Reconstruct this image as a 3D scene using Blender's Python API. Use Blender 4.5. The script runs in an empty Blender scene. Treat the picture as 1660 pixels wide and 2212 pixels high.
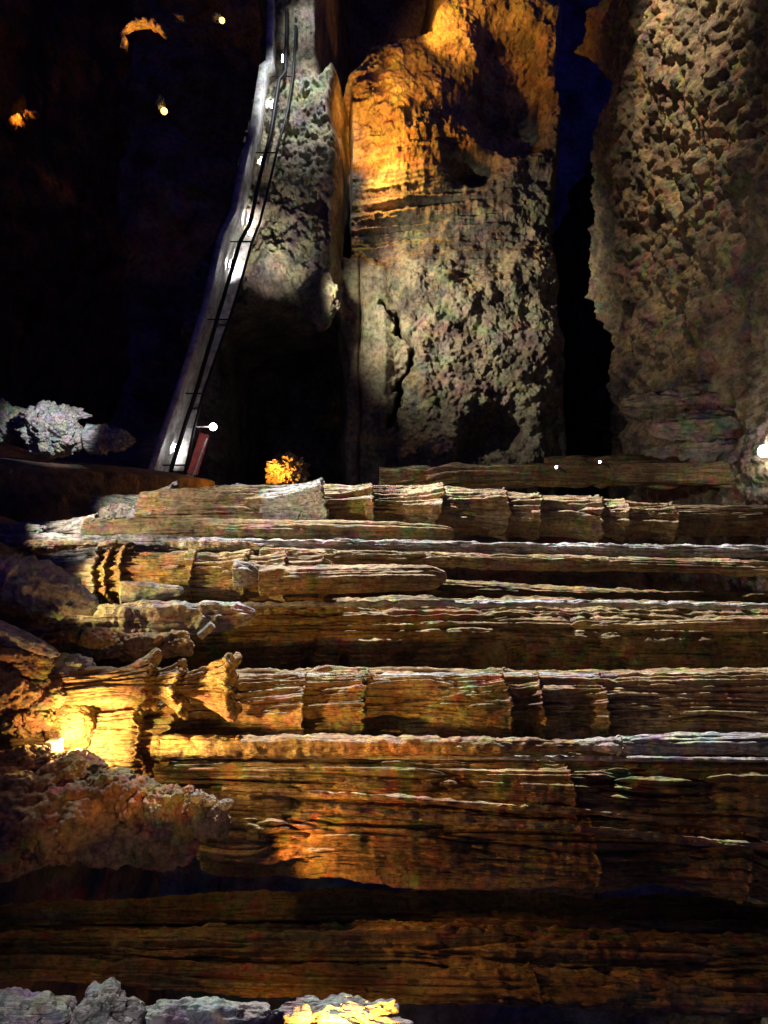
import bpy, math, random
import numpy as np

SC = bpy.context.scene
COL = SC.collection
K = 36.0 / 26.0 / 2212.0          # metres per reference unit per metre of distance
rng = random.Random(7)
CEIL = 8.6                        # height of the cave ceiling above the eye
FLOOR = -6.6                      # height of the rock shelf the columns stand on

def P(x, y, d):
    """The photograph lies on its side: its right is up (+Z), its top is to the left (-X)."""
    return np.array([(y - 1106.0) * K * d, d, (x - 830.0) * K * d])

# ------------------------------------------------------------------ noise
def _h(ix, iy, iz, s):
    h = (ix.astype(np.uint32) * np.uint32(374761393) + iy.astype(np.uint32) * np.uint32(668265263)
         + iz.astype(np.uint32) * np.uint32(2147483647) + np.uint32((s * 974634777 + 12345) & 0xffffffff))
    h = (h ^ (h >> np.uint32(13))) * np.uint32(1274126177)
    h = (h ^ (h >> np.uint32(15))) * np.uint32(2246822519)
    return ((h ^ (h >> np.uint32(16))) & np.uint32(0xffffff)).astype(np.float32) / np.float32(0xffffff)

def vnoise(x, y, z, s=0):
    x = np.asarray(x, np.float32); y = np.asarray(y, np.float32); z = np.asarray(z, np.float32)
    x, y, z = np.broadcast_arrays(x, y, z)
    fx, fy, fz = np.floor(x), np.floor(y), np.floor(z)
    ix, iy, iz = fx.astype(np.int64), fy.astype(np.int64), fz.astype(np.int64)
    ux, uy, uz = x - fx, y - fy, z - fz
    ux = ux * ux * (3 - 2 * ux); uy = uy * uy * (3 - 2 * uy); uz = uz * uz * (3 - 2 * uz)
    def c(a, b, e): return _h(ix + a, iy + b, iz + e, s)
    x00 = c(0, 0, 0) * (1 - ux) + c(1, 0, 0) * ux
    x10 = c(0, 1, 0) * (1 - ux) + c(1, 1, 0) * ux
    x01 = c(0, 0, 1) * (1 - ux) + c(1, 0, 1) * ux
    x11 = c(0, 1, 1) * (1 - ux) + c(1, 1, 1) * ux
    a = x00 * (1 - uy) + x10 * uy
    b = x01 * (1 - uy) + x11 * uy
    return (a * (1 - uz) + b * uz) * 2 - 1

def fbm(x, y, z, o=4, s=0, g=0.5):
    r = 0; a = 1.0; t = 0
    for i in range(o):
        f = 2.03 ** i
        r = r + a * vnoise(x * f + 17.3 * i, y * f - 9.1 * i, z * f + 4.7 * i, s + i)
        t += a; a *= g
    return r / t

def ridged(x, y, z, o=3, s=0):
    r = 0; a = 1.0; t = 0
    for i in range(o):
        f = 2.1 ** i
        r = r + a * (1 - 2.4 * np.abs(vnoise(x * f + 7.7 * i, y * f + 3.3 * i, z * f - 5.1 * i, s + i)))
        t += a; a *= 0.55
    return r / t

def worley(x, y, z, s=0):
    x, y, z = np.broadcast_arrays(np.asarray(x, np.float32), np.asarray(y, np.float32), np.asarray(z, np.float32))
    ix, iy, iz = (np.floor(v).astype(np.int64) for v in (x, y, z))
    best = np.full(x.shape, 9.0, np.float32)
    for a in (-1, 0, 1):
        for b in (-1, 0, 1):
            for c in (-1, 0, 1):
                jx, jy, jz = ix + a, iy + b, iz + c
                dx = jx + _h(jx, jy, jz, s) - x
                dy = jy + _h(jx, jy, jz, s + 31) - y
                dz = jz + _h(jx, jy, jz, s + 67) - z
                best = np.minimum(best, dx * dx + dy * dy + dz * dz)
    return np.sqrt(best)

def sstep(a, b, x):
    t = np.clip((x - a) / (b - a), 0, 1)
    return t * t * (3 - 2 * t)

# ------------------------------------------------------------------ objects
def tag(o, label=None, cat=None, group=None, kind=None):
    if label: o['label'] = label
    if cat: o['category'] = cat
    if group: o['group'] = group
    o['kind'] = kind or 'thing'
    return o

def empty(name, loc):
    o = bpy.data.objects.new(name, None)
    o.location = [float(v) for v in loc]
    o.empty_display_size = 0.2
    COL.objects.link(o)
    return o

def from_arrays(name, verts, faces, mat, parent=None, loc=(0, 0, 0), smooth=True):
    """verts in world space; loc = the object's own place."""
    loc = np.asarray(loc, float)
    v = np.asarray(verts, np.float64).reshape(-1, 3) - loc
    me = bpy.data.meshes.new(name)
    f = np.asarray(faces, np.int32)
    n, k = f.shape
    me.vertices.add(len(v)); me.vertices.foreach_set('co', v.astype(np.float32).ravel())
    me.loops.add(n * k); me.loops.foreach_set('vertex_index', f.ravel())
    me.polygons.add(n)
    me.polygons.foreach_set('loop_start', np.arange(0, n * k, k, dtype=np.int32))
    me.polygons.foreach_set('use_smooth', np.full(n, smooth))
    me.update(calc_edges=True)
    me.materials.append(mat)
    o = bpy.data.objects.new(name, me)
    COL.objects.link(o)
    if parent is not None:
        o.parent = parent
        o.location = loc - np.array(parent.location)
    else:
        o.location = loc
    return o

def grid_faces(n, m, wrap):
    i = np.arange(n - 1)[:, None]
    j = np.arange(m if wrap else m - 1)[None, :]
    a = i * m + j; b = i * m + (j + 1) % m
    c = (i + 1) * m + (j + 1) % m; e = (i + 1) * m + j
    return np.stack([a, b, c, e], -1).reshape(-1, 4)

def grid(name, V, mat, wrap=False, parent=None, loc=(0, 0, 0), flip=False):
    n, m = V.shape[:2]
    f = grid_faces(n, m, wrap)
    if flip: f = f[:, ::-1]
    return from_arrays(name, V.reshape(-1, 3), f, mat, parent, loc)

class MB:
    """Collects boxes and tubes into one mesh."""
    def __init__(s): s.v = []; s.f = []
    def box(s, c, u, v, w):
        c, u, v, w = (np.asarray(q, float) for q in (c, u, v, w))
        n = len(s.v)
        for k in (-1, 1):
            for a, b in ((-1, -1), (1, -1), (1, 1), (-1, 1)):
                s.v.append(c + u * a + v * b + w * k)
        for q in ((3, 2, 1, 0), (4, 5, 6, 7), (0, 1, 5, 4), (1, 2, 6, 5), (2, 3, 7, 6), (3, 0, 4, 7)):
            s.f.append([n + i for i in q])
    def tube(s, pts, r, seg=10):
        pts = [np.asarray(p, float) for p in pts]
        rs = r if isinstance(r, (list, tuple)) else [r] * len(pts)
        n0 = len(s.v)
        for i, p in enumerate(pts):
            t = pts[min(i + 1, len(pts) - 1)] - pts[max(i - 1, 0)]
            t /= np.linalg.norm(t) + 1e-9
            a = np.cross(t, [0, 0, 1.0] if abs(t[2]) < .9 else [1.0, 0, 0]); a /= np.linalg.norm(a)
            b = np.cross(t, a)
            for k in range(seg):
                q = 2 * math.pi * k / seg
                s.v.append(p + rs[i] * (a * math.cos(q) + b * math.sin(q)))
        for i in range(len(pts) - 1):
            for k in range(seg):
                a = n0 + i * seg + k; b = n0 + i * seg + (k + 1) % seg
                s.f.append([a, b, b + seg, a + seg])
        for base, end in ((n0, pts[0]), (n0 + (len(pts) - 1) * seg, pts[-1])):
            c = len(s.v); s.v.append(end)
            for k in range(seg):
                s.f.append([base + k, base + (k + 1) % seg, c, c])
    def build(s, name, mat, parent=None, loc=(0, 0, 0), bevel=0, smooth=True):
        loc = np.asarray(loc, float)
        me = bpy.data.meshes.new(name)
        fs = [f if f[2] != f[3] else f[:3] for f in s.f]
        me.from_pydata([tuple(v - loc) for v in s.v], [], fs)
        me.update()
        if smooth:
            me.polygons.foreach_set('use_smooth', np.full(len(me.polygons), True))
        me.materials.append(mat)
        o = bpy.data.objects.new(name, me); COL.objects.link(o)
        if parent is not None:
            o.parent = parent; o.location = loc - np.array(parent.location)
        else:
            o.location = loc
        if bevel:
            m = o.modifiers.new('bevel', 'BEVEL'); m.width = bevel; m.segments = 2
        return o

# ------------------------------------------------------------------ materials
def rock_mat(name, base, dark, rough=0.75, streak=0.0, chroma=0.18, fine=34.0, bump=1.0, blotch=1.3, spec=0.3, hs=4.2, bd=0.07):
    m = bpy.data.materials.new(name); m.use_nodes = True
    nt = m.node_tree; N = nt.nodes; L = nt.links
    for n in list(N): N.remove(n)
    out = N.new('ShaderNodeOutputMaterial'); bs = N.new('ShaderNodeBsdfPrincipled')
    L.new(bs.outputs[0], out.inputs[0])
    bs.inputs['Roughness'].default_value = rough
    bs.inputs['Specular IOR Level'].default_value = spec
    geo = N.new('ShaderNodeNewGeometry')
    mp = N.new('ShaderNodeMapping'); L.new(geo.outputs['Position'], mp.inputs['Vector'])
    mp.inputs['Scale'].default_value = (1, 1, 0.05 if streak else 1)
    def noise(scale, det, vec, ro=0.6):
        n = N.new('ShaderNodeTexNoise'); n.inputs['Scale'].default_value = scale
        n.inputs['Detail'].default_value = det; n.inputs['Roughness'].default_value = ro
        L.new(vec, n.inputs['Vector']); return n
    def ramp(src, a, b, c0, c1):
        r = N.new('ShaderNodeValToRGB')
        r.color_ramp.elements[0].position = a; r.color_ramp.elements[1].position = b
        r.color_ramp.elements[0].color = (*c0, 1); r.color_ramp.elements[1].color = (*c1, 1)
        L.new(src, r.inputs[0]); return r
    def mix(kind, fac, a, b):
        x = N.new('ShaderNodeMix'); x.data_type = 'RGBA'; x.blend_type = kind
        if isinstance(fac, float): x.inputs['Factor'].default_value = fac
        else: L.new(fac, x.inputs['Factor'])
        L.new(a, x.inputs['A']); L.new(b, x.inputs['B']); return x.outputs['Result']
    pos = geo.outputs['Position']
    big = noise(blotch, 5, pos, 0.65)
    c = ramp(big.outputs['Fac'], 0.36, 0.62, dark, base).outputs[0]
    # colour mottling imitating camera noise: rust, green-grey and violet-grey blotches
    hue = noise(hs, 2, pos, 0.5)
    sat = N.new('ShaderNodeHueSaturation'); sat.inputs['Saturation'].default_value = 2.6
    sat.inputs['Value'].default_value = 1.35
    L.new(hue.outputs['Color'], sat.inputs['Color'])
    msk = noise(hs * .35, 2, pos, 0.5)
    mr = ramp(msk.outputs['Fac'], 0.4, 0.65, (chroma * .5,) * 3, (chroma * 2.4,) * 3)
    c = mix('OVERLAY', mr.outputs[0], c, sat.outputs[0])
    # fine dark speckle
    speck = noise(fine * 0.45, 4, pos, 0.7)
    pr = ramp(speck.outputs['Fac'], 0.34, 0.56, (0.22, 0.2, 0.2), (1, 1, 1))
    c = mix('MULTIPLY', 0.75, c, pr.outputs[0])
    if streak:
        st = noise(11, 4, mp.outputs[0], 0.7)
        sr = ramp(st.outputs['Fac'], 0.36, 0.6, (0.3, 0.25, 0.2), (1, 1, 1))
        c = mix('MULTIPLY', streak, c, sr.outputs[0])
    L.new(c, bs.inputs['Base Color'])
    b1 = N.new('ShaderNodeBump'); b1.inputs['Strength'].default_value = min(1, bump); b1.inputs['Distance'].default_value = bd
    h = noise(fine * 0.6, 5, mp.outputs[0] if streak else pos, 0.72)
    h2 = noise(fine * 0.5, 5, pos, 0.75)
    ad = N.new('ShaderNodeMath'); ad.operation = 'ADD'
    if streak:
        ad.operation = 'MULTIPLY_ADD'; ad.inputs[1].default_value = 0.45
        L.new(h2.outputs['Fac'], ad.inputs[0]); L.new(h.outputs['Fac'], ad.inputs[2])
    else:
        L.new(h.outputs['Fac'], ad.inputs[0]); L.new(h2.outputs['Fac'], ad.inputs[1])
    L.new(ad.outputs[0], b1.inputs['Height']); L.new(b1.outputs[0], bs.inputs['Normal'])
    if streak:
        mp2 = N.new('ShaderNodeMapping'); L.new(geo.outputs['Position'], mp2.inputs['Vector'])
        mp2.inputs['Scale'].default_value = (1, 1, 0.03)
        fn = noise(19, 1, mp2.outputs[0], 0.4)
        b2 = N.new('ShaderNodeBump'); b2.inputs['Strength'].default_value = 1.0; b2.inputs['Distance'].default_value = 0.14
        L.new(fn.outputs['Fac'], b2.inputs['Height']); L.new(b2.outputs[0], b1.inputs['Normal'])
    return m

def plain(name, col, rough=0.5, metal=0.0, emit=None, es=0.0):
    m = bpy.data.materials.new(name); m.use_nodes = True
    bs = m.node_tree.nodes['Principled BSDF']
    n = m.node_tree.nodes.new('ShaderNodeTexNoise'); n.inputs['Scale'].default_value = 9; n.inputs['Detail'].default_value = 5
    r = m.node_tree.nodes.new('ShaderNodeValToRGB')
    r.color_ramp.elements[0].position = .35; r.color_ramp.elements[1].position = .65
    r.color_ramp.elements[0].color = (*[c * .6 for c in col], 1); r.color_ramp.elements[1].color = (*col, 1)
    m.node_tree.links.new(n.outputs['Fac'], r.inputs[0]); m.node_tree.links.new(r.outputs[0], bs.inputs['Base Color'])
    bs.inputs['Roughness'].default_value = rough; bs.inputs['Metallic'].default_value = metal
    if emit:
        bs.inputs['Emission Color'].default_value = (*emit, 1); bs.inputs['Emission Strength'].default_value = es
    return m

M = dict(
    column=rock_mat('column_calcite', (0.54, 0.36, 0.17), (0.26, 0.15, 0.06), streak=0.14, fine=30, chroma=.13),
    pale=rock_mat('pale_calcite', (0.60, 0.54, 0.46), (0.32, 0.27, 0.22), streak=0.14, fine=30, chroma=.10),
    brown=rock_mat('brown_flowstone', (0.44, 0.29, 0.11), (0.18, 0.105, 0.04), streak=0.16, fine=28, chroma=.18),
    grey=rock_mat('grey_limestone', (0.46, 0.42, 0.35), (0.17, 0.15, 0.13), fine=22, blotch=1.7, bump=.8, chroma=.17),
    wall=rock_mat('wall_limestone', (0.47, 0.41, 0.27), (0.14, 0.12, 0.10), fine=11, blotch=.7, bump=1, chroma=.09, hs=1.3, bd=.2),
    ceil=rock_mat('ceiling_limestone', (0.48, 0.37, 0.22), (0.13, 0.11, 0.10), fine=12, blotch=.9, bump=1, chroma=.15, hs=2.2, bd=.15),
    rubble=rock_mat('rubble_rock', (0.48, 0.29, 0.13), (0.18, 0.10, 0.05), fine=26, blotch=2.0, bump=.7),
    far=rock_mat('far_rock', (0.30, 0.28, 0.30), (0.11, 0.10, 0.11), fine=5, blotch=.4, bump=.8, chroma=.2, hs=.7, bd=.3),
    earth=rock_mat('cave_earth', (0.26, 0.16, 0.08), (0.07, 0.05, 0.05), fine=9, blotch=.5, bump=.8, chroma=.25, hs=1.0, bd=.2),
    concrete=rock_mat('walkway_concrete', (0.60, 0.60, 0.58), (0.30, 0.29, 0.27), fine=8, blotch=1.1, chroma=.06, bump=.5, bd=.05),
    redboard=plain('reddish_board', (0.50, 0.08, 0.06), .6),
    iron=plain('dark_iron', (0.02, 0.02, 0.022), .5, .6),
    lampbody=plain('lamp_housing', (0.05, 0.05, 0.05), .4, .5),
    bulb_white=plain('white_bulb', (0.9, 0.9, 0.9), .3, 0, (1, .96, .98), 30),
    bulb_warm=plain('warm_bulb', (0.9, 0.8, 0.5), .3, 0, (1, .58, .12), 5),
    bulb_flood=plain('flood_lens', (0.9, 0.8, 0.5), .3, 0, (1, .8, .4), 20),
)

# ------------------------------------------------------------------ generators
def tiered_column(name, label, d, keys, mat, tiers=(), res=0.03, flute=0.05, ff=5.0, lump=0.06, rings=0.0, rf=4.0,
                  bump=0.012, tip=None, base_open=True, seed=1, depth_scale=1.0, cat='column', group=None, to_ceiling=False,
                  tier_mat=None, gouge=0.0, shrink=0.86, facing=None, cut=0.0, hollows=()):
    """keys: (x, y_top, y_bottom) outline at reference distance d; tiers: (x_from, x_to, flare, jag[, mat])."""
    keys = sorted(keys)
    if to_ceiling:
        xe = 830 + (CEIL + 0.4) / (K * d)
        a, b = keys[-2], keys[-1]
        if xe > b[0]:
            q = 0.6 * (xe - b[0]) / max(1, b[0] - a[0])
            keys.append((xe, b[1] + (b[1] - a[1]) * q - 12, b[2] + (b[2] - a[2]) * q + 12))
    kx = np.array([k[0] for k in keys], float)
    kz = (kx - 830) * K * d
    kc = np.array([((k[1] + k[2]) / 2 - 1106) * K * d for k in keys])
    kr = np.array([abs(k[2] - k[1]) / 2 * K * d for k in keys])
    full = kr.copy()
    if tiers: kr = kr * shrink
    rm = float(kr.mean()); yc = d + rm * depth_scale * 0.6
    z0, z1 = kz[0], kz[-1]
    nz = max(24, int((z1 - z0) / (res * 1.4))); nth = int(np.clip(2 * math.pi * rm / (res * .5), 64, 700))
    th = np.linspace(0, 2 * math.pi, nth, endpoint=False)[None, :]
    ct, st = np.cos(th), np.sin(th)

    def rad(z, thw, ctw, stw):
        R = np.interp(z, kz, kr)
        cx = np.interp(z, kz, kc)
        if cut: R = R * (1 - cut * sstep(-.25, .6, np.cos(thw - math.radians(facing))))
        for hx, ha, hw, hwa, hd in hollows:
            da = (thw - math.radians(ha) + math.pi) % (2 * math.pi) - math.pi
            wob = 1 + .5 * fbm(ctw * 2, stw * 2, z * 3, 2, int(hx))
            R = R * (1 - hd * np.exp(-(np.abs(z - (hx - 830) * K * d) / (hw * K * d) * wob) ** 3 - (np.abs(da) / hwa * wob) ** 3))
        ax, ay = ctw * rm, stw * rm
        r = R * (1 + lump * 2 * fbm(ax * 1.1 / rm + seed * 3.1, ay * 1.1 / rm, z * 0.7, 3, seed))
        if flute:
            wv = .30 * fbm(ax * 1.2, ay * 1.2, z * .45, 2, seed + 31)
            b1 = np.abs(vnoise((ax + wv) * ff * .75 + seed, (ay + wv) * ff * .75, z * 0.10, seed + 5)) ** .6
            b2 = np.abs(vnoise((ax + wv * .6) * ff * 2.0, (ay + wv * .6) * ff * 2.0 + seed, z * 0.2, seed + 9)) ** .6
            b3 = 1 - 2 * np.abs(vnoise((ax + wv * .3) * ff * 2.9, (ay + wv * .3) * ff * 2.9 + seed, z * 0.09, seed + 10))
            r = r + flute * (2.3 * (b1 - .5) + 2.0 * (b2 - .5)) + min(.022, flute * .6) * b3
        if rings:
            w = z * rf + 0.9 * fbm(ax * 1.5, ay * 1.5, z * .5, 2, seed + 3)
            r = r + rings * ridged(ctw * .8, stw * .8, w, 2, seed + 14)
        if gouge:
            g = sstep(0.18, 0.5, fbm(ax * 1.3 + 5, ay * 1.3, z * 1.6, 3, seed + 40))
            r = r - gouge * g
        return R, cx, r

    z = np.linspace(z0, z1, nz)[:, None]
    R, cx, r = rad(z, th, ct, st)
    if tip == 'top':
        t = np.clip((z1 - z) / (1.7 * kr[-1] + 1e-4), 0, 1); r = r * np.sqrt(1 - (1 - t) ** 2 + 1e-4)
    elif tip == 'bottom':
        t = np.clip((z - z0) / (2.2 * kr[0] + 1e-4), 0, 1); r = r * np.sqrt(1 - (1 - t) ** 2 + 1e-4)
    X = cx + r * ct; Y = yc + r * st * depth_scale; Z = z + 0 * r
    bx = fbm(X * 9, Y * 9, Z * 6, 4, seed + 20) * bump * 2.6
    X = X + bx * ct; Y = Y + bx * st
    V = np.stack([X, Y, Z], -1)
    cb = np.array([kc[0], yc, z0]); ctop = np.array([kc[-1], yc, z1])
    faces = grid_faces(nz, nth, True)
    n0 = nz * nth
    j = np.arange(nth)
    fb = np.stack([(j + 1) % nth, j, np.full(nth, n0), np.full(nth, n0)], -1)
    ft = np.stack([(nz - 1) * nth + j, (nz - 1) * nth + (j + 1) % nth, np.full(nth, n0 + 1), np.full(nth, n0 + 1)], -1)
    verts = np.concatenate([V.reshape(-1, 3), cb[None], ctop[None]])
    base = np.array([kc[0], yc, z0])
    if tiers:
        root = empty(name, base)
    else:
        root = None
    # caps as degenerate-free triangles: build body with quads, caps by shrinking the last rings
    ringb = V[0] * 0.02 + cb * 0.98; ringt = V[-1] * 0.02 + ctop * 0.98
    VV = np.concatenate([ringb[None], V, ringt[None]])
    o = grid('shaft' if tiers else name, VV, mat, True, root, base)
    for i, t in enumerate(tiers):
        xa, xb, flare, jag = t[:4]
        tm = t[4] if len(t) > 4 else (tier_mat or mat)
        za, zb = (xa - 830) * K * d, (xb - 830) * K * d
        fl = flare * K * d; jg = jag * K * d
        s2 = seed * 13 + i * 7
        nu = max(14, int((zb - za) / res))
        ntt = nth
        th2 = np.linspace(0, 2 * math.pi, ntt, endpoint=False)[None, :]
        c2, s_2 = np.cos(th2), np.sin(th2)
        zt = zb + jg * (1.5 * fbm(c2 * 1.3, s_2 * 1.3, 0.3 * i, 2, s2) + 0.6 * fbm(c2 * 5, s_2 * 5, 1.7, 2, s2 + 2)
                       + 0.9 * (np.abs(vnoise(c2 * rm * ff * 1.5, s_2 * rm * ff * 1.5, i * 2.2, s2 + 3)) ** .6 - .5))
        swell = np.interp(zb, kz, full) - rad(np.full((1, 1), zb), th2, c2, s_2)[0]
        flv = swell + fl * np.clip(0.85 + 1.0 * fbm(c2 * 1.2 + 3, s_2 * 1.2, i * 1.9, 2, s2 + 4), 0.1, 2)
        if facing is not None:
            flv = flv * (.12 + .88 * sstep(-.35, .6, np.cos(th2 - math.radians(facing))))
        rows = []
        for u in np.linspace(0, 1, nu):
            zz = za + (zt - za) * u
            R, cx, rr = rad(zz, th2, c2, s_2)
            fan = (rr - R) * .8 + (0.035 * min(1, fl * 3 + .2) * (0.25 + u)) * (ridged(c2 * rm * ff * 1.3, s_2 * rm * ff * 1.3, zz * .25, 2, s2 + 6) + .6 * ridged(c2 * rm * ff * 3, s_2 * rm * ff * 3, zz * .3, 1, s2 + 7))
            q = R * (0.97 + 0.03 * u) - .03 * (1 - u) + flv * u ** 1.7 + fan
            rows.append((cx + q * c2, yc + q * s_2 * depth_scale, zz))
        R, cx, rr = rad(zt, th2, c2, s_2)
        drip = 0.03 * fbm(c2 * 9, s_2 * 9, 3.3, 2, s2 + 8)
        qt = q
        for dq, dz in ((0.03, 0.02), (0.03, 0.06), (-0.01, 0.09), (-0.10, 0.07), (-0.28, 0.01), (-0.62, -0.03)):
            f = min(1.0, 0.35 + 2 * fl)
            q2 = qt + dq * f + drip if dq > -.2 else qt * (1 + dq)
            rows.append((cx + q2 * c2, yc + q2 * s_2 * depth_scale, zt + dz * f + drip * .5))
        V2 = np.stack([np.stack([np.broadcast_to(a, (1, ntt))[0] for a in row], -1) for row in rows])
        bn = fbm(V2[..., 0] * 9, V2[..., 1] * 9, V2[..., 2] * 7, 4, s2 + 20) * bump * 3
        V2[..., 0] += bn * c2; V2[..., 1] += bn * s_2
        grid('tier', V2, tm, True, root, (float(np.interp(za, kz, kc)), yc, za))
    root = root or o
    tag(root, label, cat, group)
    return root

def rock(name, label, x, y, rx, ry, d, mat, seed=1, rd=None, amp=0.22, wf=1.6, wamp=0.12, n=150, cat='rock', group=None, tilt=0.0, ribs=0.0, ribf=6.0, parent=None):
    c = P(x, y, d)
    a = np.array([ry * K * d, (rd if rd is not None else min(rx, ry)) * K * d, rx * K * d])   # X, Y, Z half sizes
    u = np.linspace(0.012, math.pi - 0.012, n)[:, None]; v = np.linspace(0, 2 * math.pi, int(n * 1.6), endpoint=False)[None, :]
    dx, dy, dz = np.sin(u) * np.cos(v), np.sin(u) * np.sin(v), -np.cos(u) + 0 * v
    s = float(a.mean())
    q = 1 + amp * 1.6 * fbm(dx * 1.4 + seed * 5.3, dy * 1.4, dz * 1.4, 4, seed)
    X, Y, Z = dx * a[0] * q, dy * a[1] * q, dz * a[2] * q
    f = wf / s
    w = worley(X * f + seed, Y * f, Z * f, seed + 3)
    w2 = worley(X * f * 2.6 + seed, Y * f * 2.6, Z * f * 2.6, seed + 4)
    disp = -wamp * s * (1.5 * (w * w - .35) + .7 * (w2 * w2 - .35)) + 0.05 * s * fbm(X * f * 4, Y * f * 4, Z * f * 4, 4, seed + 9)
    if ribs:
        disp = disp + ribs * s * ridged(X * .3, Y * .3, Z * ribf + .8 * fbm(X * 2, Y * 2, Z, 2, seed), 2, seed + 11)
    X, Y, Z = X + disp * dx, Y + disp * dy, Z + disp * dz
    if tilt:
        ca, sa = math.cos(tilt), math.sin(tilt)
        X, Z = X * ca - Z * sa, X * sa + Z * ca
    V = np.stack([X + c[0], Y + c[1], Z + c[2]], -1)
    loc = (c[0], c[1], float(V[..., 2].min()))
    o = grid(name, V, mat, True, parent, loc, flip=False)
    if parent is None: tag(o, label, cat, group)
    return o

def light(kind, name, pos, col, power, radius=0.06, aim=None, cone=70, blend=0.6):
    l = bpy.data.lights.new(name, kind); l.energy = power; l.color = col
    l.shadow_soft_size = radius
    o = bpy.data.objects.new(name, l); o.location = [float(v) for v in pos]; COL.objects.link(o)
    if kind == 'SPOT':
        from mathutils import Vector
        dv = Vector([float(v) for v in aim]) - o.location
        o.rotation_euler = dv.to_track_quat('-Z', 'Y').to_euler()
        l.spot_size = math.radians(cone); l.spot_blend = blend
    return o

# ================================================================== the setting
def poly_dist(px, py, pts):
    """distance from points to a polyline (reference units)."""
    best = np.full(np.broadcast(px, py).shape, 1e9)
    for (ax, ay), (bx, by) in zip(pts[:-1], pts[1:]):
        vx, vy = bx - ax, by - ay
        t = np.clip(((px - ax) * vx + (py - ay) * vy) / (vx * vx + vy * vy + 1e-9), 0, 1)
        best = np.minimum(best, np.hypot(px - ax - t * vx, py - ay - t * vy))
    return best

def box_mask(px, py, x0, x1, y0, y1, s=18):
    return sstep(x0 - s, x0 + s, px) * (1 - sstep(x1 - s, x1 + s, px)) * sstep(y0 - s, y0 + s, py) * (1 - sstep(y1 - s, y1 + s, py))

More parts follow.
